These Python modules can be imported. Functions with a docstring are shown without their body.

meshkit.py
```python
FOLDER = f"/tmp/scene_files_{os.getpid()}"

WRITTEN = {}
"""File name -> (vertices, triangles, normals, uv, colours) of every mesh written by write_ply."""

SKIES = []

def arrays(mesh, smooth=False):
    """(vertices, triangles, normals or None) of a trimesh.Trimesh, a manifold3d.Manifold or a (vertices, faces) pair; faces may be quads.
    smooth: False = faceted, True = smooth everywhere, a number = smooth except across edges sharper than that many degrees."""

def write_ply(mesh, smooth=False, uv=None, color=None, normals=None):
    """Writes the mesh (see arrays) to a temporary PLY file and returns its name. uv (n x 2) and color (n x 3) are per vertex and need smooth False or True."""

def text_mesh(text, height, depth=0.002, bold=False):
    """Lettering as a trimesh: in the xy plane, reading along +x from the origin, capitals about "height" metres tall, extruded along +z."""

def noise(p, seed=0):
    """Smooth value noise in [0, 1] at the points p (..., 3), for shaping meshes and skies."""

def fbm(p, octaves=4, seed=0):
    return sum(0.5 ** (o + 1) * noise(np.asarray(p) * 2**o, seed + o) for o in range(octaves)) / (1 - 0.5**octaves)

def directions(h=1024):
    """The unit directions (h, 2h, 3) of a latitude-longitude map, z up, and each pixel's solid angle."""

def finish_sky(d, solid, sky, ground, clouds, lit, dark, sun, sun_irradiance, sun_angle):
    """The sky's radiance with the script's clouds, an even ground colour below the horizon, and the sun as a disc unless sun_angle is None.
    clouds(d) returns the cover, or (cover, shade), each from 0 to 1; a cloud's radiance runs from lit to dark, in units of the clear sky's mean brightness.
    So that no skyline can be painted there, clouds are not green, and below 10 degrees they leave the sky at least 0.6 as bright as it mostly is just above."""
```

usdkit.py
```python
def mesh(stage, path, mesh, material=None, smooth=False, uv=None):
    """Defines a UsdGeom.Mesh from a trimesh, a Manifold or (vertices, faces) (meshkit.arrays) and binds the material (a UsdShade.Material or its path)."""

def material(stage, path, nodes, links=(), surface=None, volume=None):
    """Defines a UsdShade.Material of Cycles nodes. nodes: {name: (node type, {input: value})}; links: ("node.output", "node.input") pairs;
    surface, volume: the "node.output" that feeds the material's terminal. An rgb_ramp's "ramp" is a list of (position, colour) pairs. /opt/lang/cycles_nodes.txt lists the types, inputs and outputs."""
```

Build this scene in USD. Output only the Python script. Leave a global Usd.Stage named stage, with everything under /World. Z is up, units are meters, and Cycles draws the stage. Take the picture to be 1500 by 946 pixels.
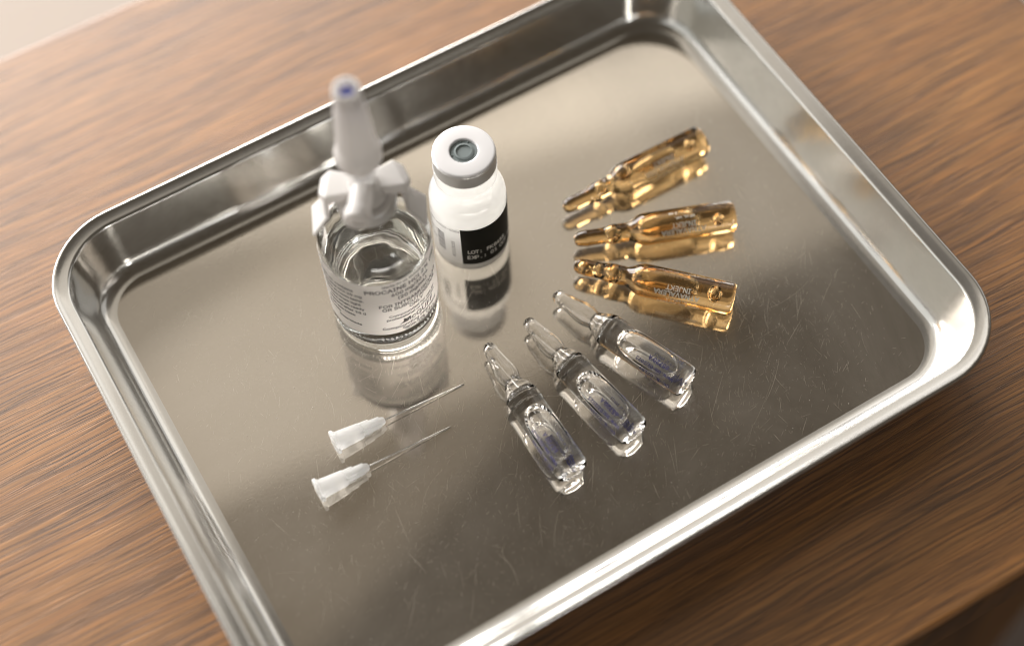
import math, random
import numpy as np
import trimesh
import manifold3d as m3
import usdkit, meshkit
from pxr import Usd, UsdGeom, UsdLux, UsdShade, Gf, Sdf

stage = Usd.Stage.CreateInMemory()
UsdGeom.SetStageUpAxis(stage, "Z")
UsdGeom.SetStageMetersPerUnit(stage, 1.0)
UsdGeom.Xform.Define(stage, "/World")
UsdGeom.Scope.Define(stage, "/World/Looks")
rng = np.random.default_rng(7)
PI = math.pi

# ------------------------------------------------------------------ camera
EYE = np.array([-0.11653971, -0.21497328, 0.42803495])
ROT = np.array([[0.8584458332596662, 0.4558470929555016, -0.2351046133174245],
                [-0.5122481311419503, 0.7387959805438469, -0.4379296190871714],
                [-0.025934600453768594, 0.4963707555610766, 0.8677231525798014]])
cam = UsdGeom.Camera.Define(stage, "/World/camera")
M = np.eye(4); M[:3, :3] = ROT; M[:3, 3] = EYE
cam.AddTransformOp().Set(Gf.Matrix4d(*M.T.ravel().tolist()))
cam.CreateHorizontalApertureAttr(36.0)
cam.CreateVerticalApertureAttr(36.0 * 645 / 1024)
cam.CreateFocalLengthAttr(36.0 * 2269.1 / 1500)
cam.CreateFStopAttr(3.2)
cam.CreateFocusDistanceAttr(0.479)
cam.CreateClippingRangeAttr(Gf.Vec2f(0.01, 100.0))
cam.CreateExposureAttr(0.20)

# ------------------------------------------------------------------ light
def dome(color, strength):
    d = UsdLux.DomeLight.Define(stage, "/World/ambient_light")
    m = usdkit.material(stage, "/World/Looks/ambient", {"b": ("background_shader", {"color": color, "strength": strength})}, surface="b.background")
    UsdShade.MaterialBindingAPI.Apply(d.GetPrim()).Bind(m)

def rect_light(name, pos, target, w, h, color, intensity):
    l = UsdLux.RectLight.Define(stage, "/World/" + name)
    pos, target = np.array(pos, float), np.array(target, float)
    z = pos - target; z /= np.linalg.norm(z)
    x = np.cross([0, 0, 1], z); x /= np.linalg.norm(x)
    y = np.cross(z, x)
    T = np.eye(4); T[:3, 0], T[:3, 1], T[:3, 2], T[:3, 3] = x, y, z, pos
    l.AddTransformOp().Set(Gf.Matrix4d(*T.T.ravel().tolist()))
    l.CreateWidthAttr(w); l.CreateHeightAttr(h)
    l.CreateColorAttr(Gf.Vec3f(*color)); l.CreateIntensityAttr(intensity)
    l.CreateNormalizeAttr(False)
    return l

dome((1.0, 0.80, 0.58), 0.062)
rect_light("window_light", (-0.45, 1.85, 0.72), (0, 0, 0.0), 2.7, 0.90, (1.0, 0.97, 0.94), 13.5)
rect_light("wall_bounce_light", (0.30, 1.40, 1.34), (0, 0, 0), 3.8, 0.74, (1.0, 0.94, 0.85), 0.62)
rect_light("wall_bounce_light_upper", (0.10, 1.02, 1.66), (0, 0, 0), 3.2, 0.42, (1.0, 0.92, 0.80), 0.36)
rect_light("ceiling_bounce_light", (-0.30, 0.78, 1.86), (0, 0, 0), 2.6, 0.50, (1.0, 0.87, 0.70), 0.15)
rect_light("front_window_light", (0.24, -1.55, 0.41), (0, 0, 0), 0.16, 0.36, (1.0, 1.0, 0.97), 8.0)
rect_light("left_wall_light", (-1.75, 0.2, 1.15), (0, 0, 0), 2.2, 2.0, (0.98, 1.0, 0.96), 0.60)
rect_light("right_wall_light", (1.75, 0.95, 1.02), (0, 0, 0), 2.3, 1.45, (1.0, 0.99, 0.96), 0.48)

# ------------------------------------------------------------------ helpers
used = {}
def path_for(name, parent):
    base = (str(parent) if parent is not None else "/World") + "/" + name
    n = used.get(base, 0); used[base] = n + 1
    return base if n == 0 else f"{base}_{n:03d}"

def tag(prim, **kw):
    for k, v in kw.items():
        if v: prim.SetCustomDataByKey(k, v)

def obj(name, mesh, mat, parent=None, smooth=False, **kw):
    p = path_for(name, parent.GetPath() if parent is not None else None)
    m = usdkit.mesh(stage, p, mesh, mat, smooth=smooth)
    tag(m.GetPrim(), **kw)
    return m.GetPrim()

def thing(name, label, category, loc=(0, 0, 0), rot=None, group=None):
    x = UsdGeom.Xform.Define(stage, path_for(name, None))
    T = np.eye(4); T[:3, 3] = loc
    if rot is not None: T[:3, :3] = rot
    x.AddTransformOp().Set(Gf.Matrix4d(*T.T.ravel().tolist()))
    tag(x.GetPrim(), label=label, category=category, group=group)
    return x.GetPrim()

def lathe(profile, n=64, axis="z"):
    """closed solid of revolution from (r, h) pairs running up the axis; first and last r may be 0."""
    pr = np.array(profile, float); k = len(pr)
    a = np.arange(n) / n * 2 * PI
    v = np.stack([pr[:, None, 0] * np.cos(a), pr[:, None, 0] * np.sin(a), np.repeat(pr[:, 1:2], n, 1)], -1).reshape(-1, 3)
    f = []
    for i in range(k - 1):
        p, q = i * n + np.arange(n), i * n + (np.arange(n) + 1) % n
        f.append(np.stack([p, q, q + n], 1)); f.append(np.stack([p, q + n, p + n], 1))
    m = trimesh.Trimesh(v, np.vstack(f), process=False)
    m.merge_vertices(); m.update_faces(m.nondegenerate_faces()); m.remove_unreferenced_vertices()
    if axis == "x":
        m.vertices = m.vertices[:, [2, 0, 1]]
    return m

def spline(pts, n=6):
    """Catmull-Rom through (r, h) points for smooth profiles."""
    P = np.array(pts, float); out = []
    Q = np.vstack([P[0], P, P[-1]])
    for i in range(1, len(Q) - 2):
        for t in np.linspace(0, 1, n, endpoint=False):
            a, b, c, d = Q[i - 1:i + 3]
            out.append(.5 * (2 * b + (c - a) * t + (2 * a - 5 * b + 4 * c - d) * t * t + (3 * b - a - 3 * c + d) * t ** 3))
    out.append(P[-1]); out = np.array(out); out[:, 0] = np.maximum(out[:, 0], 0)
    return out

def arc(cx, cy, r, a0, a1, n=6):
    a = np.radians(np.linspace(a0, a1, n))
    return [(cx + r * math.cos(t), cy + r * math.sin(t)) for t in a]

def ball(c, r):
    m = trimesh.creation.icosphere(3); m.vertices = m.vertices * np.array(r) + np.array(c); return m

def flipped(m):
    m = m.copy(); m.faces = m.faces[:, ::-1]; return m

def cat(ms): return trimesh.util.concatenate(ms)

def hull_box(pts_r):
    """rounded convex solid: hull of small spheres."""
    return m3.Manifold.batch_hull([m3.Manifold.sphere(r, 12).translate(tuple(c)) for c, r in pts_r])

def tri(mf):
    m = mf.to_mesh(); return trimesh.Trimesh(m.vert_properties[:, :3], m.tri_verts, process=False)

def wrap_v(m, R, th0, z0, off):
    """lay xy lettering on an upright cylinder, starting at angle th0."""
    v = m.vertices; r = R + off + v[:, 2]; th = th0 + v[:, 0] / R
    m.vertices = np.stack([r * np.cos(th), r * np.sin(th), z0 + v[:, 1]], 1); return m

def wrap_x(m, R, s0, ph0, off):
    """lay xy lettering on a cylinder lying along x: reads along +x, its top towards falling angle."""
    v = m.vertices; r = R + off + v[:, 2]; ph = ph0 - v[:, 1] / R
    m.vertices = np.stack([s0 + v[:, 0], r * np.cos(ph), r * np.sin(ph)], 1); return m

def strip_v(R, th0, th1, z0, z1, n=48, thick=0.00008):
    """thin closed band round an upright cylinder."""
    th = np.linspace(th0, th1, n)
    rings = []
    for r, z in ((R, z0), (R + thick, z0), (R + thick, z1), (R, z1)):
        rings.append(np.stack([r * np.cos(th), r * np.sin(th), np.full(n, z)], 1))
    v = np.vstack(rings); f = []
    for k in range(4):
        a, b = k * n, ((k + 1) % 4) * n
        i = np.arange(n - 1)
        f.append(np.stack([a + i, a + i + 1, b + i + 1], 1)); f.append(np.stack([a + i, b + i + 1, b + i], 1))
    f.append([[0, n, 2 * n], [0, 2 * n, 3 * n]]); e = n - 1
    f.append([[e, 2 * n + e, n + e], [e, 3 * n + e, 2 * n + e]])
    m = trimesh.Trimesh(v, np.vstack(f), process=False); m.fix_normals(); return m

# ------------------------------------------------------------------ materials
def mat(name, nodes, links=(), surface="p.BSDF", volume=None):
    return usdkit.material(stage, "/World/Looks/" + name, nodes, links, surface=surface, volume=volume)

def simple(name, color, rough=0.5, **kw):
    return mat(name, {"p": ("principled_bsdf", dict(base_color=color, roughness=rough, **kw))})

def metal(name, color, r0, r1, bump=0.00002, haze=0.25, haze_rough=0.42):
    return mat(name, {
        "g": ("texture_coordinate", {}),
        "n": ("noise_texture", {"scale": 28.0, "detail": 5.0, "roughness": 0.6}),
        "r": ("map_range", {"from_min": 0.3, "from_max": 0.7, "to_min": r0, "to_max": r1}),
        "n3": ("noise_texture", {"scale": 17.0, "detail": 6.0, "roughness": 0.65, "distortion": 0.8}),
        "h": ("map_range", {"from_min": 0.3, "from_max": 0.72, "to_min": haze * 0.6, "to_max": haze * 1.5}),
        "n2": ("noise_texture", {"scale": 900.0, "detail": 3.0}),
        "b": ("bump", {"strength": 1.0, "distance": bump}),
        "p": ("principled_bsdf", {"base_color": color, "metallic": 1.0}),
        "q": ("principled_bsdf", {"base_color": color, "metallic": 1.0, "roughness": haze_rough}),
        "m": ("mix_closure", {}),
    }, [("g.object", "n.vector"), ("g.object", "n2.vector"), ("g.object", "n3.vector"), ("n3.fac", "h.value"), ("h.result", "m.fac"), ("n.fac", "r.value"), ("r.result", "p.roughness"),
        ("n2.fac", "b.height"), ("b.normal", "p.normal"), ("b.normal", "q.normal"), ("p.BSDF", "m.closure1"), ("q.BSDF", "m.closure2")], surface="m.closure")

M_floor = metal("steel_floor", (0.635, 0.585, 0.515), 0.038, 0.075, 0.000003, 0.22)
M_rim = metal("steel_rim", (0.70, 0.69, 0.665), 0.11, 0.17, 0.0000005, 0.24)
M_scratch = simple("scratch", (0.72, 0.66, 0.57), 0.40, metallic=1.0)
M_dust = simple("dust", (0.7, 0.66, 0.6), 0.8)
M_glass = simple("clear_glass", (0.99, 0.992, 0.995), 0.0, transmission_weight=1.0, ior=1.33)
M_bubble = simple("bubble_wall", (1, 1, 1), 0.0, transmission_weight=1.0, ior=1.33)
M_bubble_amber = simple("bubble_wall_amber", (1, 1, 1), 0.0, transmission_weight=1.0, ior=1.43)
M_bottle = simple("bottle_glass", (0.985, 0.994, 0.988), 0.0, transmission_weight=1.0, ior=1.40)
M_amber = simple("amber_glass", (0.76, 0.52, 0.25), 0.0, transmission_weight=1.0, ior=1.43)
M_label = mat("label_paper", {"p": ("principled_bsdf", {"base_color": (0.93, 0.90, 0.87), "roughness": 0.45}),
                             "t": ("translucent_bsdf", {"color": (0.96, 0.925, 0.89)}), "m": ("mix_closure", {"fac": 0.72})},
              [("p.BSDF", "m.closure1"), ("t.BSDF", "m.closure2")], surface="m.closure")
M_film = mat("label_film", {"p": ("diffuse_bsdf", {"color": (0.85, 0.85, 0.85)}), "t": ("transparent_bsdf", {"color": (1, 1, 1)}), "m": ("mix_closure", {"fac": 0.985})},
             [("p.BSDF", "m.closure1"), ("t.BSDF", "m.closure2")], surface="m.closure")
M_vialfilm = mat("vial_label_film", {"p": ("principled_bsdf", {"base_color": (0.9, 0.89, 0.87), "roughness": 0.35}), "t": ("transparent_bsdf", {"color": (1, 1, 1)}), "m": ("mix_closure", {"fac": 0.93})},
             [("p.BSDF", "m.closure1"), ("t.BSDF", "m.closure2")], surface="m.closure")
M_ink = simple("ink", (0.018, 0.010, 0.014), 0.5)
M_inkblue = simple("ink_violet_blue", (0.06, 0.052, 0.19), 0.5)
M_white_ink = simple("white_ink", (0.86, 0.84, 0.78), 0.5)
M_black = simple("black_label", (0.010, 0.011, 0.009), 0.35)
M_milk = simple("milky_contents", (0.88, 0.87, 0.82), 0.4, subsurface_weight=0.6, subsurface_scale=0.004, subsurface_radius=(1.0, 0.9, 0.7))
M_frost = simple("milky_glass", (0.50, 0.497, 0.48), 0.08, ior=1.46, subsurface_weight=1.0, subsurface_scale=0.02, subsurface_radius=(1.0, 0.97, 0.9))
def poly(name, col, fac, rough=0.35):
    return mat(name, {"p": ("principled_bsdf", {"base_color": col, "roughness": rough}),
                      "t": ("translucent_bsdf", {"color": col}), "m": ("mix_closure", {"fac": fac})},
               [("p.BSDF", "m.closure1"), ("t.BSDF", "m.closure2")], surface="m.closure")
M_plastic = poly("white_plastic", (0.88, 0.86, 0.84), 0.36)

M_hub = mat("hub_plastic", {"p": ("principled_bsdf", {"base_color": (0.95, 0.95, 0.94), "roughness": 0.30, "transmission_weight": 0.6, "ior": 1.25}),
                      "t": ("translucent_bsdf", {"color": (0.97, 0.97, 0.97)}), "m": ("mix_closure", {"fac": 0.58})}, [("p.BSDF", "m.closure1"), ("t.BSDF", "m.closure2")], surface="m.closure")
M_clearplastic = simple("clear_plastic", (0.95, 0.95, 0.95), 0.08, transmission_weight=0.85, ior=1.4)
M_blue = simple("blue_plastic", (0.10, 0.13, 0.62), 0.4)
M_alu = simple("brushed_aluminium", (0.82, 0.81, 0.80), 0.42, metallic=0.65)
M_alutop = simple("white_lacquered_aluminium", (0.86, 0.85, 0.86), 0.38, metallic=0.25)
M_rubber = simple("grey_rubber", (0.20, 0.235, 0.235), 0.6)
M_needle = simple("needle_steel", (0.55, 0.53, 0.50), 0.18, metallic=1.0)

# wood: long grain along x
M_wood = mat("wood", {
    "g": ("texture_coordinate", {}),
    "wm": ("mapping", {"scale": (9.0, 30.0, 1.0)}), "wn": ("noise_texture", {"scale": 1.0, "detail": 3.0}),
    "ws": ("vector_math", {"math_type": "subtract", "vector2": (0.5, 0.5, 0.5)}),
    "wx": ("vector_math", {"math_type": "multiply", "vector2": (0.0, 0.008, 0.0)}),
    "wa": ("vector_math", {"math_type": "add"}),
    # broad tone
    "m1": ("mapping", {"scale": (8.0, 260.0, 1.0)}), "n1": ("noise_texture", {"scale": 1.0, "detail": 6.0, "roughness": 0.6}),
    "c1": ("rgb_ramp", {"ramp": [(0.25, (0.325, 0.130, 0.031)), (0.45, (0.375, 0.160, 0.039)), (0.60, (0.40, 0.178, 0.046)), (0.8, (0.43, 0.203, 0.060))]}),
    # fine fibres
    "m2": ("mapping", {"scale": (30.0, 1150.0, 1.0)}), "n2": ("noise_texture", {"scale": 1.0, "detail": 4.0, "roughness": 0.65}),
    "r2": ("map_range", {"from_min": 0.35, "from_max": 0.65, "to_min": 0.60, "to_max": 1.25}),
    # embossed pores
    "m3": ("mapping", {"scale": (7.0, 520.0, 1.0)}), "n3": ("noise_texture", {"scale": 1.0, "detail": 2.6, "roughness": 0.55, "distortion": 0.15}),
    "s3": ("math", {"math_type": "subtract", "value2": 0.5}), "a3": ("math", {"math_type": "absolute"}),
    "r3": ("map_range", {"range_type": "smoothstep", "from_min": 0.014, "from_max": 0.034, "to_min": 1.0, "to_max": 0.0, "clamp": True}),
    "m6": ("mapping", {"scale": (15.0, 1000.0, 1.0), "location": (1.3, 4.1, 0)}), "n6": ("noise_texture", {"scale": 1.0, "detail": 2.0}),
    "r6": ("map_range", {"range_type": "smoothstep", "from_min": 0.57, "from_max": 0.63, "to_min": 0.0, "to_max": 0.35, "clamp": True}),
    "mx": ("math", {"math_type": "maximum"}),
    "m5": ("mapping", {"scale": (14.0, 60.0, 1.0), "location": (3.3, 1.7, 0)}), "n5": ("noise_texture", {"scale": 1.0, "detail": 2.0}),
    "r5": ("map_range", {"from_min": 0.38, "from_max": 0.62, "to_min": 0.70, "to_max": 1.0, "clamp": True}),
    "p3": ("math", {"math_type": "multiply"}),
    "x1": ("mix", {"mix_type": "multiply", "fac": 1.0}),
    "x2": ("mix", {"mix_type": "mix", "color2": (0.070, 0.028, 0.010)}),
    "pf": ("math", {"math_type": "multiply", "value2": 0.62}),
    "hb": ("math", {"math_type": "multiply_add", "value2": -1.0}),
    "hf": ("math", {"math_type": "multiply", "value2": 0.12}),
    "b": ("bump", {"strength": 1.0, "distance": 0.00055}),
    "p": ("principled_bsdf", {"roughness": 0.48, "specular_ior_level": 0.25, "coat_weight": 1.0, "coat_ior": 1.8, "coat_roughness": 0.43}),
}, [("g.object", "wm.vector"), ("wm.vector", "wn.vector"), ("wn.color", "ws.vector1"), ("ws.vector", "wx.vector1"), ("g.object", "wa.vector1"), ("wx.vector", "wa.vector2"),
    ("wa.vector", "m1.vector"), ("m1.vector", "n1.vector"), ("n1.fac", "c1.fac"),
    ("wa.vector", "m2.vector"), ("m2.vector", "n2.vector"), ("n2.fac", "r2.value"),
    ("wa.vector", "m3.vector"), ("m3.vector", "n3.vector"), ("n3.fac", "s3.value1"), ("s3.value", "a3.value1"), ("a3.value", "r3.value"), ("wa.vector", "m6.vector"), ("m6.vector", "n6.vector"), ("n6.fac", "r6.value"), ("r3.result", "mx.value1"), ("r6.result", "mx.value2"),
    ("g.object", "m5.vector"), ("m5.vector", "n5.vector"), ("n5.fac", "r5.value"),
    ("mx.value", "p3.value1"), ("r5.result", "p3.value2"),
    ("c1.color", "x1.color1"), ("r2.result", "x1.color2"), ("x1.color", "x2.color1"), ("p3.value", "pf.value1"), ("pf.value", "x2.fac"), ("x2.color", "p.base_color"),
    ("n2.fac", "hf.value1"), ("p3.value", "hb.value1"), ("hf.value", "hb.value3"), ("hb.value", "b.height"), ("b.normal", "p.normal")])
M_floor_lit = simple("floor_window_lit", (0.34, 0.29, 0.25), 0.7)  # lighter copy of the floor, for the part the window lights
M_floor_shaded = simple("floor_table_shade", (0.035, 0.022, 0.014), 0.7)  # same floor with the table's shadow put into its colour

# ------------------------------------------------------------------ setting: table and the floor far below it
ZT = -0.0012
def rounded_slab(x0, x1, y0, y1, z1, th, r, n=5):
    pr = [(r - r * math.cos(a), -r + r * math.sin(a)) for a in np.linspace(0, PI / 2, n)]   # (inset, dz)
    loops = [(0.0, -th)] + pr
    v = []
    for ins, dz in loops:
        v += [(x0 + ins, y0 + ins, z1 + dz), (x1 - ins, y0 + ins, z1 + dz), (x1 - ins, y1 - ins, z1 + dz), (x0 + ins, y1 - ins, z1 + dz)]
    f = []
    for k in range(len(loops) - 1):
        for i in range(4):
            a, b = 4 * k + i, 4 * k + (i + 1) % 4
            f += [(a, b, b + 4), (a, b + 4, a + 4)]
    t = 4 * (len(loops) - 1)
    f += [(t, t + 1, t + 2), (t, t + 2, t + 3), (0, 2, 1), (0, 3, 2)]
    return trimesh.Trimesh(v, f, process=False)

table = thing("wooden_table", "brown wooden table top with embossed grain under the steel tray", "table", (0, 0, 0), trimesh.transformations.rotation_matrix(math.radians(-0.9), [0, 0, 1])[:3, :3])
obj("table_top", rounded_slab(-0.75, 0.2245, -0.1468, 0.1905, ZT, 0.024, 0.0022), M_wood, table, smooth=50)
for x0, x1, y0, y1 in ((-0.72, 0.195, -0.118, -0.100), (-0.72, 0.195, 0.144, 0.162), (-0.72, -0.702, -0.0995, 0.1435), (0.177, 0.195, -0.0995, 0.1435)):
    g = trimesh.creation.box([x1 - x0, y1 - y0, 0.695]); g.apply_translation([(x0 + x1) / 2, (y0 + y1) / 2, ZT - 0.0242 - 0.3475]); obj("added_light_blocker", g, M_wood, table)  # unseen panels added to keep window light off the floor in front
for lx in (-0.68, 0.155):
    for ly in (-0.079, 0.123):
        g = trimesh.creation.box([0.04, 0.04, 0.70]); g.apply_translation([lx, ly, ZT - 0.025 - 0.35]); obj("leg", g, M_wood, table)
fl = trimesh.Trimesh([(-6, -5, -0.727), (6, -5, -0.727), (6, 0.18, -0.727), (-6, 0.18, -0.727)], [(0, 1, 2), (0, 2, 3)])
obj("floor", fl, M_floor_shaded, kind="structure")  # front part, painted dark as table shade
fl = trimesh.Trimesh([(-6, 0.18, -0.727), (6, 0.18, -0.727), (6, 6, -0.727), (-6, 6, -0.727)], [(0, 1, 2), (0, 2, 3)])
obj("window_lit_floor", fl, M_floor_lit, kind="structure")  # same floor continued behind the table, coloured as window-lit

# ------------------------------------------------------------------ tray
TW, TD, TR = 0.2458, 0.1899, 0.027
def rr_loop(ins, z, n=14, m=24):
    r = max(TR - ins * 0.85, 0.004); hw, hd = TW / 2 - ins, TD / 2 - ins
    P = []
    for cx, cy, a0, nxt in ((hw - r, -hd + r, -90, 0), (hw - r, hd - r, 0, 1), (-hw + r, hd - r, 90, 2), (-hw + r, -hd + r, 180, 3)):
        c = [(cx + r * math.cos(a), cy + r * math.sin(a)) for a in np.radians(np.linspace(a0, a0 + 90, n))]
        P += c
        e = c[-1]
        s = {0: (hw, hd - r), 1: (-hw + r, hd), 2: (-hw, -hd + r), 3: (hw - r, -hd)}[nxt]
        P += [(e[0] + (s[0] - e[0]) * t, e[1] + (s[1] - e[1]) * t) for t in np.linspace(0, 1, m + 2)[1:-1]]
    P = np.array(P)
    return np.c_[P, np.full(len(P), z)]

inner = []
inner += [(0.0009 - 0.0009 * math.cos(a), 0.0193 + 0.0009 * math.sin(a)) for a in np.radians(np.linspace(-60, 115, 10))]
inner += [(0.0018, 0.01985), (0.0026, 0.01962), (0.0035, 0.01945), (0.0042, 0.01933)]
inner += [(0.0042 + 0.0013 * math.sin(a), 0.01933 - 0.0013 + 0.0013 * math.cos(a)) for a in np.radians(np.linspace(8, 68, 7))]
wall_top, wall_bot = inner[-1], (0.0091, 0.0046)
inner += [tuple(np.array(wall_top) * (1 - t) + np.array(wall_bot) * t) for t in (0.25, 0.5, 0.75, 0.93)]
fil = spline([wall_bot, (0.0096, 0.0031), (0.0104, 0.0018), (0.0116, 0.0008), (0.0132, 0.0002), (0.0150, 0.0)], 4)
inner += [tuple(x) for x in fil]
N_IN = len(inner)
prof = [(ins - 0.0004, z - 0.0008) for ins, z in reversed(inner[12:])] # outside shell, from the floor up
outer = [(max(i, 0.0006), z) for i, z in prof]
def loft(loops, closed_cap_first=None, close_ends=True):
    n = len(loops[0]); v = np.vstack(loops); f = []
    for k in range(len(loops) - 1):
        a = k * n + np.arange(n); b = k * n + (np.arange(n) + 1) % n
        f.append(np.stack([a, b, b + n], 1)); f.append(np.stack([a, b + n, a + n], 1))
    return v, np.vstack(f)
def wobble(L):
    L = L.copy()
    q = meshkit.noise(np.c_[L[:, 0] * 14, L[:, 1] * 14, L[:, 2] * 25 + 5], 3) - 0.5
    w = np.clip(L[:, 2] / 0.012, 0, 1)
    L[:, 2] += q * 0.0003 * w; L[:, 0] += q * 0.0005 * w; L[:, 1] -= q * 0.0005 * w
    return L
wl = [wobble(rr_loop(i, z)) for i, z in outer] + [wobble(rr_loop(i, z)) for i, z in inner]
v, f = loft(wl)
tray = thing("steel_tray", "shallow rectangular stainless steel tray with rolled rim and scratched floor", "tray")
wall_mesh = trimesh.Trimesh(v, f, process=False)
obj("rim_and_wall", wall_mesh, M_rim, tray, smooth=40)
last, first = wl[-1], wl[0]
nf = len(last)
cen = lambda L, z: np.vstack([L, L * [0.55, 0.55, 1], [[0, 0, z]]])
def disc(L, up):
    v = np.vstack([L, np.c_[L[:, :2] * 0.5, L[:, 2]], [[0, 0, L[0, 2]]]]); n = len(L); a = np.arange(n); b = (a + 1) % n
    f = np.vstack([np.stack([a, b, b + n], 1), np.stack([a, b + n, a + n], 1), np.stack([a + n, b + n, np.full(n, 2 * n)], 1)])
    return v, f if up else f[:, ::-1]
fv, ff = disc(last, True); bv, bf = disc(first, False)
obj("tray_floor", trimesh.Trimesh(np.vstack([fv, bv]), np.vstack([ff, bf + len(fv)]), process=False), M_floor, tray, smooth=40)

# scratches: hair-thin curved ribbons lying on the floor, and dust specks
def scratches(n, fine=False):
    V, F = [], []; k = 0
    hubs = [(-0.075, 0.0, .05), (0.05, -0.055, .035), (0.02, -0.045, .05), (-0.03, -0.06, .04), (-0.06, 0.03, .04), (0.07, -0.03, .035), (-0.06, -0.03, .04)]
    for i in range(n):
        if rng.random() < 0.72:
            hx, hy, hs = hubs[rng.integers(len(hubs))]; c = np.array([hx, hy]) + rng.normal(0, hs * 0.6, 2)
        else:
            c = np.array([rng.uniform(-.1, .1), rng.uniform(-.075, .075)])
        L = float(np.clip(rng.lognormal(math.log(0.0019), 1.0), 0.0003, 0.032)); a = rng.normal(0.95, 0.45) if rng.random() < 0.75 else rng.uniform(0, PI)
        if fine: L = rng.uniform(.0003, .0018)
        bend = rng.normal(0, 45 if rng.random() < .15 else 9); w = rng.uniform(0.000008, 0.000018) if fine else rng.uniform(0.000010, 0.000034) * (1.5 if rng.random() < .1 else 1); m = 8
        t = np.linspace(-.5, .5, m); ang = a + bend * t * L
        p = c + np.cumsum(np.c_[np.cos(ang), np.sin(ang)] * L / m, 0)
        if abs(p[:, 0]).max() > TW / 2 - .016 or abs(p[:, 1]).max() > TD / 2 - .016: continue
        nn = np.c_[-np.sin(ang), np.cos(ang)] * (w * (1 - (2 * t) ** 2 * .7))[:, None] / 2 * 2
        z = 0.000010 + 0.0000002 * (i % 50)
        q = np.vstack([np.c_[p - nn, np.full(m, z)], np.c_[p + nn, np.full(m, z)]])
        j = np.arange(m - 1)
        V.append(q); F.append(np.vstack([np.stack([j, j + 1, j + 1 + m], 1), np.stack([j, j + 1 + m, j + m], 1)]) + k); k += 2 * m
    return trimesh.Trimesh(np.vstack(V), np.vstack(F), process=False)
obj("scratches", cat([scratches(1600), scratches(4200, True)]), M_scratch, tray, kind="stuff")
sp = []
for i in range(260):
    m = trimesh.creation.icosphere(0, rng.uniform(0.00005, 0.00013)); m.vertices *= [1, 1, .5]
    m.apply_translation([rng.uniform(-.1, .1), rng.uniform(-.078, .06), 0.00006]); sp.append(m)
obj("dust_specks", cat(sp), M_dust, tray, kind="stuff")

# ------------------------------------------------------------------ medicine bottle with dispensing adapter
BX, BY, BR = -0.0311, 0.0288, 0.0171
def az_of(dx, dy): return math.atan2(dy, dx)
def rotz(a): return trimesh.transformations.rotation_matrix(a, [0, 0, 1])[:3, :3]
bottle = thing("medicine_bottle", "clear glass medicine bottle with white printed label and tall white dispensing cap", "bottle", (BX, BY, 0.00005))
camB = az_of(EYE[0] - BX, EYE[1] - BY)
outp = [(0, 0.0010), (0.006, 0.0008), (0.0105, 0.0003), (0.0134, 0.0)] + arc(0.0135, 0.0034, 0.0034, -80, 0, 7) + \
       [(0.01700, 0.0048), (0.0168, 0.0057), (0.0171, 0.0067), (0.0171, 0.020), (0.0171, 0.0375)]
outp += [tuple(x) for x in spline([(0.0171, 0.0385), (0.0169, 0.0415), (0.0162, 0.0445), (0.0149, 0.0473), (0.0128, 0.0499), (0.0103, 0.0520), (0.0082, 0.0536), (0.0072, 0.0550)], 5)]
outp += [(0.0072, 0.0560), (0.0082, 0.0566), (0.0082, 0.0600), (0, 0.0600)]
glass = obj("glass_body", lathe(outp, 96), M_bottle, bottle, smooth=35)
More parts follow.
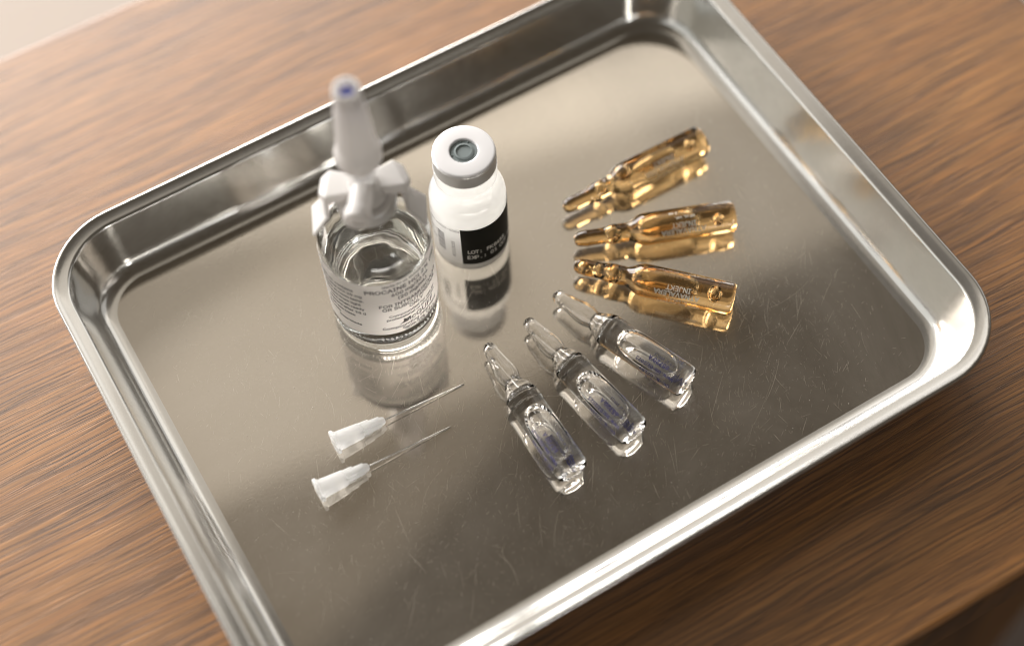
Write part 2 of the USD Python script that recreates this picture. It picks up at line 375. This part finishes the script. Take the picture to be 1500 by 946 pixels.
# air space above the liquid: its underside is the liquid's surface with a meniscus
LQ = 0.0315
def cavity():
    pr = [(0, LQ), (0.008, LQ), (0.0126, LQ + .0001), (0.0146, LQ + .0006), (0.0155, LQ + .0016), (0.0158, LQ + .0026), (0.0158, 0.0385)]
    pr += [tuple(x) for x in spline([(0.0157, 0.0395), (0.0154, 0.0415), (0.0146, 0.0442), (0.0133, 0.0467), (0.0113, 0.0490), (0.0090, 0.0510), (0.0069, 0.0528), (0.0060, 0.0543)], 4)]
    pr += [(0.0058, 0.056), (0, 0.0562)]
    m = lathe(pr, 96)
    v = m.vertices; low = v[:, 2] < LQ + .004
    tilt = meshkit.noise(np.c_[v[:, :2] * 120, np.zeros(len(v))], 5) - .5
    v[:, 2] += low * tilt * 0.0016 * (1 - np.clip((v[:, 2] - LQ) / .004, 0, 1)); m.vertices = v
    return m
obj("liquid_surface", flipped(cavity()), M_bottle, bottle, smooth=35, label="clear liquid's surface seen through the shoulder of the bottle")
# ridged base ring
kn = []
for i in range(72):
    b = trimesh.creation.icosphere(1, 0.00045); b.vertices *= [.6, 1, 1.5]; a = 2 * PI * i / 72
    b.apply_translation([0.01695, 0, 0.0060]); b.apply_transform(trimesh.transformations.rotation_matrix(a, [0, 0, 1])); kn.append(b)
obj("knurled_ring", cat(kn), M_bottle, bottle, smooth=True, kind="stuff")
lab = obj("label_paper", strip_v(BR + 0.00006, camB - math.radians(118), camB + math.radians(106), 0.0092, 0.0385, 120), M_label, bottle, smooth=30)
def bottle_text(lines, mat, name):
    ms = []
    for s, h, z, deg, bold, align in lines:
        m = meshkit.text_mesh(s, h * 1.08, 0.00002, bold)
        wdt = m.vertices[:, 0].max()
        m.vertices[:, 0] -= wdt / 2 if align == "c" else 0
        ms.append(wrap_v(m, BR, camB + math.radians(deg), z, 0.00017))
    return obj(name, cat(ms), mat, lab)
bottle_text([
    ("Sterile 30 mL Multiple Dose", .0009, .0365, 27, True, "c"),
    ("PROCAINE HCl 2% (PF)", .0017, .0335, 27, True, "c"),
    ("600 mg/30 mL", .0014, .0310, 30, True, "c"),
    ("(20 mg/mL)", .0014, .0285, 31, True, "c"),
    ("FOR INTRAMUSCULAR", .00145, .0252, 31, True, "c"),
    ("OR SUBCUTANEOUS", .00145, .0231, 30, True, "c"),
    ("ONLY", .00135, .0211, 32, True, "c"),
    ("Compounded for use by", .0011, .0189, 31, True, "c"),
    ("professional or physician", .0011, .0172, 29, True, "c"),
    ("McGUFF", .0021, .0140, 35, True, "c"),
    ("Compounding Pharmacy", .00125, .0121, 27, True, "c"),
    ("Santa Ana, CA", .00115, .0105, 31, True, "c"),
], M_ink, "lettering")
# the rest of the print: phone line, left panel, emblem
side = []
for s, h, z, deg, bold in [("(877) 444-1133", .00115, .0094, 14, True)]:
    side.append(wrap_v(meshkit.text_mesh(s, h, .00002, bold), BR, camB + math.radians(deg), z, .00017))
for i, (s, deg, bold) in enumerate([("Each mL contains", -78, 0), ("Procaine HCl 20 mg", -76, 0), ("Store at room temp.", -74, 0), ("Protect from light", -72, 0), ("Use when ready", -66, 1), ("Discard after 28 d", -70, 0), ("Lot: see base", -70, 1), ("Rx only", -74, 0), ("Date Made", -58, 1)]):
    m = meshkit.text_mesh(s, .00120, .00002, True); side.append(wrap_v(m, BR, camB + math.radians(deg), .0335 - i * .00245, .00017))
for k in range(5):   # emblem: stacked wing strokes
    e = trimesh.creation.box([.0028 - k * .0003, .00022, .00002]); e.vertices[:, 1] += e.vertices[:, 0] * .18
    e = e.subdivide(); e.apply_translation([0.0014 + .0003 * k, .00042 * k, 0]); side.append(wrap_v(e, BR, camB + math.radians(10), .0141, .00018))
obj("lettering", cat(side), M_ink, lab)
# crimp seal on the bottle neck
obj("crimp_seal", lathe([(0.0076, .0562), (0.0085, .0562), (0.0087, .0566), (0.0087, .0604), (0.0083, .0609), (0, .0609)], 64), M_alu, bottle, smooth=35)

# adapter: hub, four petals with flared claws, air port towards the viewer, stem and tapered cap
def adapter_frame(a): # unit vectors at azimuth a
    return np.array([math.cos(a), math.sin(a), 0]), np.array([-math.sin(a), math.cos(a), 0])
ad = obj("dispensing_adapter", lathe([(0, .0612), (.0058, .0612), (.0062, .0616), (.0062, .0640), (.0057, .0647), (.0048, .0655), (.0042, .0668), (.0038, .0700), (0, .0701)], 48), M_plastic, bottle, smooth=35)
for wing_deg, claw_deg in ((-106, -95), (103, 83), (178, 178)):
    u, w = adapter_frame(camB + math.radians(wing_deg)); u2, w2 = adapter_frame(camB + math.radians(claw_deg))
    P = lambda r, s, z: u * r + w * s + np.array([0, 0, z])
    Q = lambda r, s, z: u2 * r + w2 * s + np.array([0, 0, z])
    r_ = .0009
    top = hull_box([(P(.0040, s * .0027, z), r_) for s in (-1, 1) for z in (.0638, .0652)] + [(P(.0104, s * .0042, z), r_) for s in (-1, 1) for z in (.0624, .0648)] + [(P(.0122, s * .0024, z), r_) for s in (-1, 1) for z in (.0624, .0640)])
    leg = hull_box([(P(.0112, s * .0034, .0634), .0007) for s in (-1, 1)] + [(Q(.0118, s * .0036, .0568), .0006) for s in (-1, 1)])
    claw = hull_box([(Q(.0118, s * .0040, .0572), .0006) for s in (-1, 1)] + [(Q(.0163, s * .0048, .0508), .0006) for s in (-1, 1)])
    obj("claw", tri(top + leg + claw), M_plastic, bottle, smooth=40)
u, w = adapter_frame(camB + math.radians(-17))
port = lathe([(0, 0), (.0034, 0), (.0034, .0080), (.0039, .0086), (.0039, .0118), (.0036, .0122), (.0027, .0122), (.0026, .0104), (0, .0104)], 40)
T = np.eye(4); T[:3, 0] = w; T[:3, 1] = np.array([0, 0, 1]); T[:3, 2] = u; T[:3, 3] = u * .0015 + np.array([0, 0, .0672])
port.apply_transform(T); port.fix_normals()
obj("air_port", port, M_plastic, bottle, smooth=35)
obj("stem", lathe([(0, .0700), (.0027, .0700), (.0027, .0740), (.0022, .0745), (.0022, .0800), (0, .0800)], 32), M_clearplastic, bottle, smooth=35)
capp = [(0, .0776), (.0052, .0776), (.0060, .0781), (.0066, .0795), (.0067, .0822), (.0062, .0840), (.0056, .0850), (.0054, .0870), (.0048, .0950), (.0043, .1020), (.0041, .1030), (.00395, .1085), (.0036, .1100), (.0029, .1101), (.0026, .1092), (.0024, .1050), (0, .1050)]
cp = lathe(capp, 72)
ang = np.arctan2(cp.vertices[:, 1], cp.vertices[:, 0]); ribz = (cp.vertices[:, 2] > .0865) & (cp.vertices[:, 2] < .1025) & (np.hypot(cp.vertices[:, 0], cp.vertices[:, 1]) > .003)
cp.vertices[:, :2] *= (1 + .03 * ribz * np.cos(18 * ang))[:, None]
cap = obj("spout_cap", cp, M_plastic, bottle, smooth=35)
obj("blue_insert", lathe([(0, .1046), (.0021, .1046), (.0021, .1075), (.0014, .1082), (.0008, .1078), (0, .1078)], 32), M_blue, cap, smooth=35)

# ------------------------------------------------------------------ white vial
VX, VY, VR = 0.0041, 0.0348, 0.0122
vial = thing("injection_vial", "small milky white vial with silver crimp cap, grey stopper and black lot label", "vial", (VX, VY, 0.00005))
camV = az_of(EYE[0] - VX, EYE[1] - VY)
vp = [(0, .0006), (.0060, .0004), (.0092, 0)] + arc(.0098, .0024, .0024, -80, 0, 6) + [(.0122, .0040), (.0122, .0270)]
vp += [tuple(x) for x in spline([(.0122, .0278), (.01195, .0298), (.0112, .0320), (.0101, .0340), (.0094, .0356), (.0093, .0372), (.0097, .0386), (.0099, .0400), (.0099, .0436)], 5)]
vp += [(.0095, .0440), (0, .0440)]
obj("glass_body", lathe(vp, 80), M_frost, vial, smooth=35)
vl = obj("label_paper", strip_v(VR + .00005, camV - math.radians(150), camV - math.radians(16.5), .0050, .0246, 60), M_vialfilm, vial, smooth=30)
bl = obj("black_label", strip_v(VR + .00007, camV - math.radians(16), camV + math.radians(118), .0050, .0246, 60), M_black, vial, smooth=30)
def mono(s, h, adv, deg, z, mesh_list, R=VR, off=.00019, cam_=camV, bold=True):
    for i, ch in enumerate(s):
        if ch == " ": continue
        m = meshkit.text_mesh(ch, h, .00002, bold); m.vertices[:, 0] -= m.vertices[:, 0].mean(); m.vertices[:, 0] *= 0.84
        mesh_list.append(wrap_v(m, R, cam_ + math.radians(deg) + i * adv / R, z, off))
tx = []
mono("LOT: FK8455", .0018, .00126, -5, .0113, tx); mono("EXP.: 01 OCT 24", .0018, .00126, -5, .0082, tx)
obj("lettering", cat(tx), M_white_ink, bl)
tx = []
t = meshkit.text_mesh("NDC 63323-0086-02", .0010, .00002); tx.append(wrap_v(t, VR, camV + math.radians(-74), .0229, .00016))
x = 0
while x < .0100:     # bar code, its bars lying across
    wd = rng.choice([.00018, .0003, .0005]); b = trimesh.creation.box([.0030, wd, .00002]).subdivide(); b.apply_translation([0, x, 0]); tx.append(wrap_v(b, VR, camV + math.radians(-50), .0100, .00016)); x += wd + rng.choice([.0003, .0005, .0007])
t = meshkit.text_mesh("A10128255", .0011, .00002); t.vertices[:, [0, 1]] = np.c_[-t.vertices[:, 1], t.vertices[:, 0]]; tx.append(wrap_v(t, VR, camV + math.radians(-26), .0085, .00016))
for i, s in enumerate(("25 mL", "Store below 25", "Rx only", "Single dose")):
    t = meshkit.text_mesh(s, .0008, .00002); tx.append(wrap_v(t, VR, camV + math.radians(-88), .0205 - i * .0022, .00016))
obj("lettering", cat(tx), M_ink, vl)
cc = lathe([(.0088, .0434), (.0097, .0434), (.0099, .0438), (.0099, .0487), (.0097, .0492)] , 72)
capv = obj("crimp_cap", lathe([(.0086, .0433), (.0096, .0433), (.0098, .0437), (.0098, .0484), (.00965, .0488), (.0094, .0490), (.0047, .0490), (.0046, .0480), (0, .0480)], 80), M_alu, vial, smooth=25)
obj("cap_top", lathe([(.0045, .0488), (.0094, .0491), (.0096, .0493), (.0095, .0496), (.0090, .04985), (.0048, .0499), (.0044, .0497), (.0042, .0489), (.0045, .0488)], 80), M_alutop, capv, smooth=30)
obj("rubber_stopper", lathe([(0, .0488), (.0041, .0488), (.0041, .0491), (.0030, .0491), (.0029, .0495), (.0024, .0496), (.0023, .0492), (0, .0492)], 56), M_rubber, capv, smooth=30)
nb = []
for a in np.radians([40, 75, 170, 215, 300]):
    b = trimesh.creation.icosphere(1, .00032); b.apply_translation([.0038 * math.cos(a), .0038 * math.sin(a), .0491]); nb.append(b)
obj("stopper_nubs", cat(nb), M_rubber, capv, smooth=True, kind="stuff")

# ------------------------------------------------------------------ ampoules (local x runs from base to tip)
def ampoule_profile(L, R, neck, stemr=.0022, bulb=.0036):
    pr = [tuple(q) for q in spline([(0, .0009), (R * .40, .0007), (R * .62, .0002), (R * .76, 0), (R * .88, .0002), (R * .965, .0008), (R, .0018)], 5)]
    b = L - neck                                           # neck position from the base
    pr += [(R, .004), (R, b - .0065)]
    pr += [tuple(q) for q in spline([(R, b - .0060), (R * .985, b - .0050), (R * .86, b - .0032), (.0036, b - .0014), (.0030, b), (.0031, b + .0010),
                                     (bulb * .97, b + .0026), (bulb, b + .0040), (bulb * .95, b + .0060), (bulb * .82, b + .0085), (stemr * 1.12, L - .0040)], 6)]
    pr += [tuple(q) for q in spline([(stemr * 1.08, L - .0036), (stemr * 1.02, L - .0024), (stemr * .92, L - .0013), (stemr * .72, L - .0006), (stemr * .40, L - .00014), (0, L)], 5)]
    return pr

def ampoule(name, label, group, base, tip, R, glass, bubbles, prints, inkm, film=None, stem_air=False, neck=.0160, stemr=.0022, bulb=.0036):
    b, t = np.array(base), np.array(tip); d = t - b; L = float(np.linalg.norm(d)); d /= L
    T = np.array([[d[0], -d[1], 0], [d[1], d[0], 0], [0, 0, 1.0]])
    th = thing(name, label, "ampoule", (b[0], b[1], R + .00004), T, group)
    gb = obj("glass_body", lathe(ampoule_profile(L, R, neck, stemr, bulb), 64, "x"), glass, th, smooth=30)
    if stem_air:
        bb = L - neck; k = .00055
        pr = [(0, bb - .0056), (.0030, bb - .0055), (.0041, bb - .0052), (R * .95 - .0005, bb - .0045), (R * .86 - .0005, bb - .0034), (.0034, bb - .0017), (.0027, bb - .0006)]
        pr = spline(pr + [(.0024, bb), (.0026, bb + .0010), (bulb - k - .0001, bb + .0026), (bulb - k, bb + .0040), (bulb * .95 - k, bb + .0060), (bulb * .82 - k, bb + .0085), (stemr * 1.12 - k, L - .0040), (stemr - k - .0002, L - .0018), (0, L - .0010)], 5)
        obj("stem_air", flipped(lathe(pr, 48, "x")), M_bubble, th, smooth=40)
    for c, r, tw in bubbles:
        tt = np.linspace(0, PI, 41); e = tw or 2.0
        m = lathe([(max(abs(math.sin(t_)) if e == 2.0 else (1 - abs(math.cos(t_)) ** e) ** (1 / e), 0) * (0 if k_ in (0, 40) else 1), -math.cos(t_)) for k_, t_ in enumerate(tt)], 56, "x")
        m.vertices = m.vertices * np.array(r)
        m.apply_translation(c)
        obj("air_bubble", flipped(m), M_bubble if glass is M_glass else M_bubble_amber, th, smooth=True)
    if film:
        s0, s1 = film
        fm = strip_v(R + .00003, 0, 2 * PI * .97, s0, s1, 64, .00005); fm.vertices = fm.vertices[:, [2, 0, 1]]; fm.fix_normals()
        obj("label_film", fm, M_film, th, smooth=30)
    ms = []
    for s, h, s0, ph, bold in prints:
        ms.append(wrap_x(meshkit.text_mesh(s, h, .00002, bold), R, s0, math.radians(ph), .00011))
    obj("lettering", cat(ms), inkm, th)
    return th

RA = .0053
G1 = "clear glass ampoules on the tray"; G2 = "amber glass ampoules on the tray"
cl_print = lambda v: [("Ch.-B.: " + ("65720", "07159", "07159")[v], .0012, .0032, 20, True), ("Verw. bis: 02/2023", .0011, .0030, 48, True), ("65720 A", .0013, .0060, 75, True),
                      ("Inj.-Lsg. 2 ml", .0012, .0040, -8, False), ("i.m. / i.v.", .0013, .0048, 150, True), ("Glucose", .0014, .0040, 178, True), ("isotone", .0011, .0060, -35, False),
                      ("0.9 % NaCl", .0013, .0050, 228, True), ("Natriumchlorid", .0013, .0030, 256, True), ("1 Ampulle", .0012, .0060, 286, True), ("2 ml", .0016, .0090, 312, True)]
lb = lambda c0, c1, r, z=.0012, fl=.0033: (((c0 + c1) / 2, 0, z), ((c1 - c0) / 2, r, fl), 2.6)
ampoule("clear_ampoule", "clear glass ampoule nearest the two needles, front of the three", G1, (-.0126, -.0551), (-.0127, -.0040), RA, M_glass,
        [lb(.0042, .0245, .0040)], cl_print(0), M_inkblue, (.0028, .0205), True)
ampoule("clear_ampoule", "clear glass ampoule with a round bubble in its neck, middle of the three clear ones", G1, (.0100, -.0540), (.0023, -.0030), RA, M_glass,
        [lb(.0042, .0250, .0040)], cl_print(1), M_inkblue, (.0028, .0205), True)
ampoule("clear_ampoule", "clear glass ampoule lying next to the amber ones, slanted furthest right of the clear three", G1, (.0330, -.0481), (.0149, .0005), RA, M_glass,
        [lb(.0042, .0260, .0040)], cl_print(2), M_inkblue, (.0028, .0205), True)
am = lambda k: [("INJEKT", .0016, .0135, 62, True), ("ATNAVALERA", .0016, .0105, 40, True)] + ([("Verw. bis: 06/2023", .0011, .0100, -8, True), ("Ch.-B.: 1834 A", .0010, .0110, 12, False)] if k != 2 else [("ad us. vet.", .0010, .0135, 84, False), ("2 ml", .0010, .0190, 104, False)]) + [("Ampulle 2.2 ml", .0012, .0100, 200, True), ("zur Injektion", .0012, .0105, 240, True)]
ampoule("amber_ampoule", "amber ampoule at the back of the fan, closest to the tray's far right wall", G2, (.0886, .0256), (.0345, .0266), RA, M_amber,
        [((.0190, .0004, .0022), (.0085, .0021, .0016), 2.2), ((.0305, -.001, .0015), (.0026, .0024, .0020), 0), ((.0060, .0010, .0022), (.0020, .0018, .0016), 0), ((.0395, 0, .0006), (.0022, .0020, .0017), 0)],
        am(1), M_white_ink, None, neck=.0178, stemr=.0024, bulb=.0032)
ampoule("amber_ampoule", "amber ampoule in the middle of the amber fan, with INJEKT in white print", G2, (.0802, -.0050), (.0309, .0143), RA, M_amber,
        [lb(.0115, .0315, .0036, .0013, .0030), ((.0058, .0016, .0018), (.0018, .0018, .0017), 0), ((.0400, 0, .0004), (.0026, .0025, .0023), 0)],
        am(2), M_white_ink, None, neck=.0178, stemr=.0024, bulb=.0032)
ampoule("amber_ampoule", "amber ampoule with three round bubbles in its stem, beside the clear ampoules", G2, (.0621, -.0312), (.0259, .0063), RA, M_amber,
        [lb(.0115, .0325, .0037, .0013, .0031), ((.0062, .0006, .0018), (.0023, .0024, .0022), 0), ((.0388, 0, .0003), (.0026, .0026, .0025), 0), ((.0434, 0, .0003), (.0025, .0024, .0023), 0), ((.0485, .0002, .0002), (.0020, .0017, .0016), 0)],
        am(3), M_white_ink, None, neck=.0172, stemr=.0024, bulb=.0032)

# ------------------------------------------------------------------ hypodermic needles (local x from flange to point)
def needle(label, flange, exit_, tip):
    a, t = np.array([*flange, .0034]), np.array([*tip, .00022])
    e = np.array([*exit_, 0]); L = np.linalg.norm(t - a); x = (t - a) / L
    z = np.array([0, 0, 1.0]); y = np.cross(z, x); y /= np.linalg.norm(y); z = np.cross(x, y)
    th = thing("hypodermic_needle", label, "needle", tuple(a + [0, 0, .00003]), np.stack([x, y, z], 1), "hypodermic needles on the tray")
    H = float(np.dot(e[:2] - a[:2], x[:2]) / np.dot(x[:2], x[:2]))
    hub = lathe([(0, .0060), (.0019, .0058), (.0023, .0004), (.0026, 0), (.0033, .0001), (.0034, .0004), (.0034, .0010), (.0032, .0013), (.0030, .0015), (.0030, .0022), (.0026, H * .50), (.0025, H * .53),
                 (.0019, H * .56), (.00165, H * .86), (.0015, H * .90), (.0012, H * .97), (.0009, H * .995), (0, H)], 48, "x")
    hb = obj("hub", hub, M_hub, th, smooth=35)
    for sgn in (-1, 1):
        lug = hull_box([((.0002, sgn * .0028, z_), .0002) for z_ in (-.0012, .0012)] + [((.0009, sgn * .0036, z_), .0002) for z_ in (-.0009, .0009)] + [((.0002, sgn * .0036, z_), .0002) for z_ in (-.0009, .0009)])
        obj("flange_lug", tri(lug), M_hub, hb, smooth=35)
    for k in range(4):
        fa = hull_box([((H * a_, 0, r_), .00026) for a_, r_ in ((.48, .0010), (.48, .0023), (.70, .0022), (.70, .0010))])
        fb = hull_box([((H * a_, 0, r_), .00024) for a_, r_ in ((.66, .0008), (.72, .0018), (.90, .0016), (.90, .0008))])
        fn = tri(fa + fb); fn.apply_transform(trimesh.transformations.rotation_matrix(PI / 4 + k * PI / 2, [1, 0, 0])); obj("fin", fn, M_hub, hb, smooth=35)
    sh = [(0, H - .001), (.00023, H - .001), (.00023, L - .0014), (.00019, L - .0005), (.00003, L)]
    obj("shaft", lathe(sh + [(0, L)], 16, "x"), M_needle, th, smooth=40)
needle("hypodermic needle with white hub, its point towards the clear ampoules, nearer the bottle", (-.0691, -.0082), (-.0519, -.0088), (-.0244, -.0100))
needle("hypodermic needle with white hub lying nearest the front left, further from the bottle", (-.0806, -.0197), (-.0634, -.0203), (-.0353, -.0206))
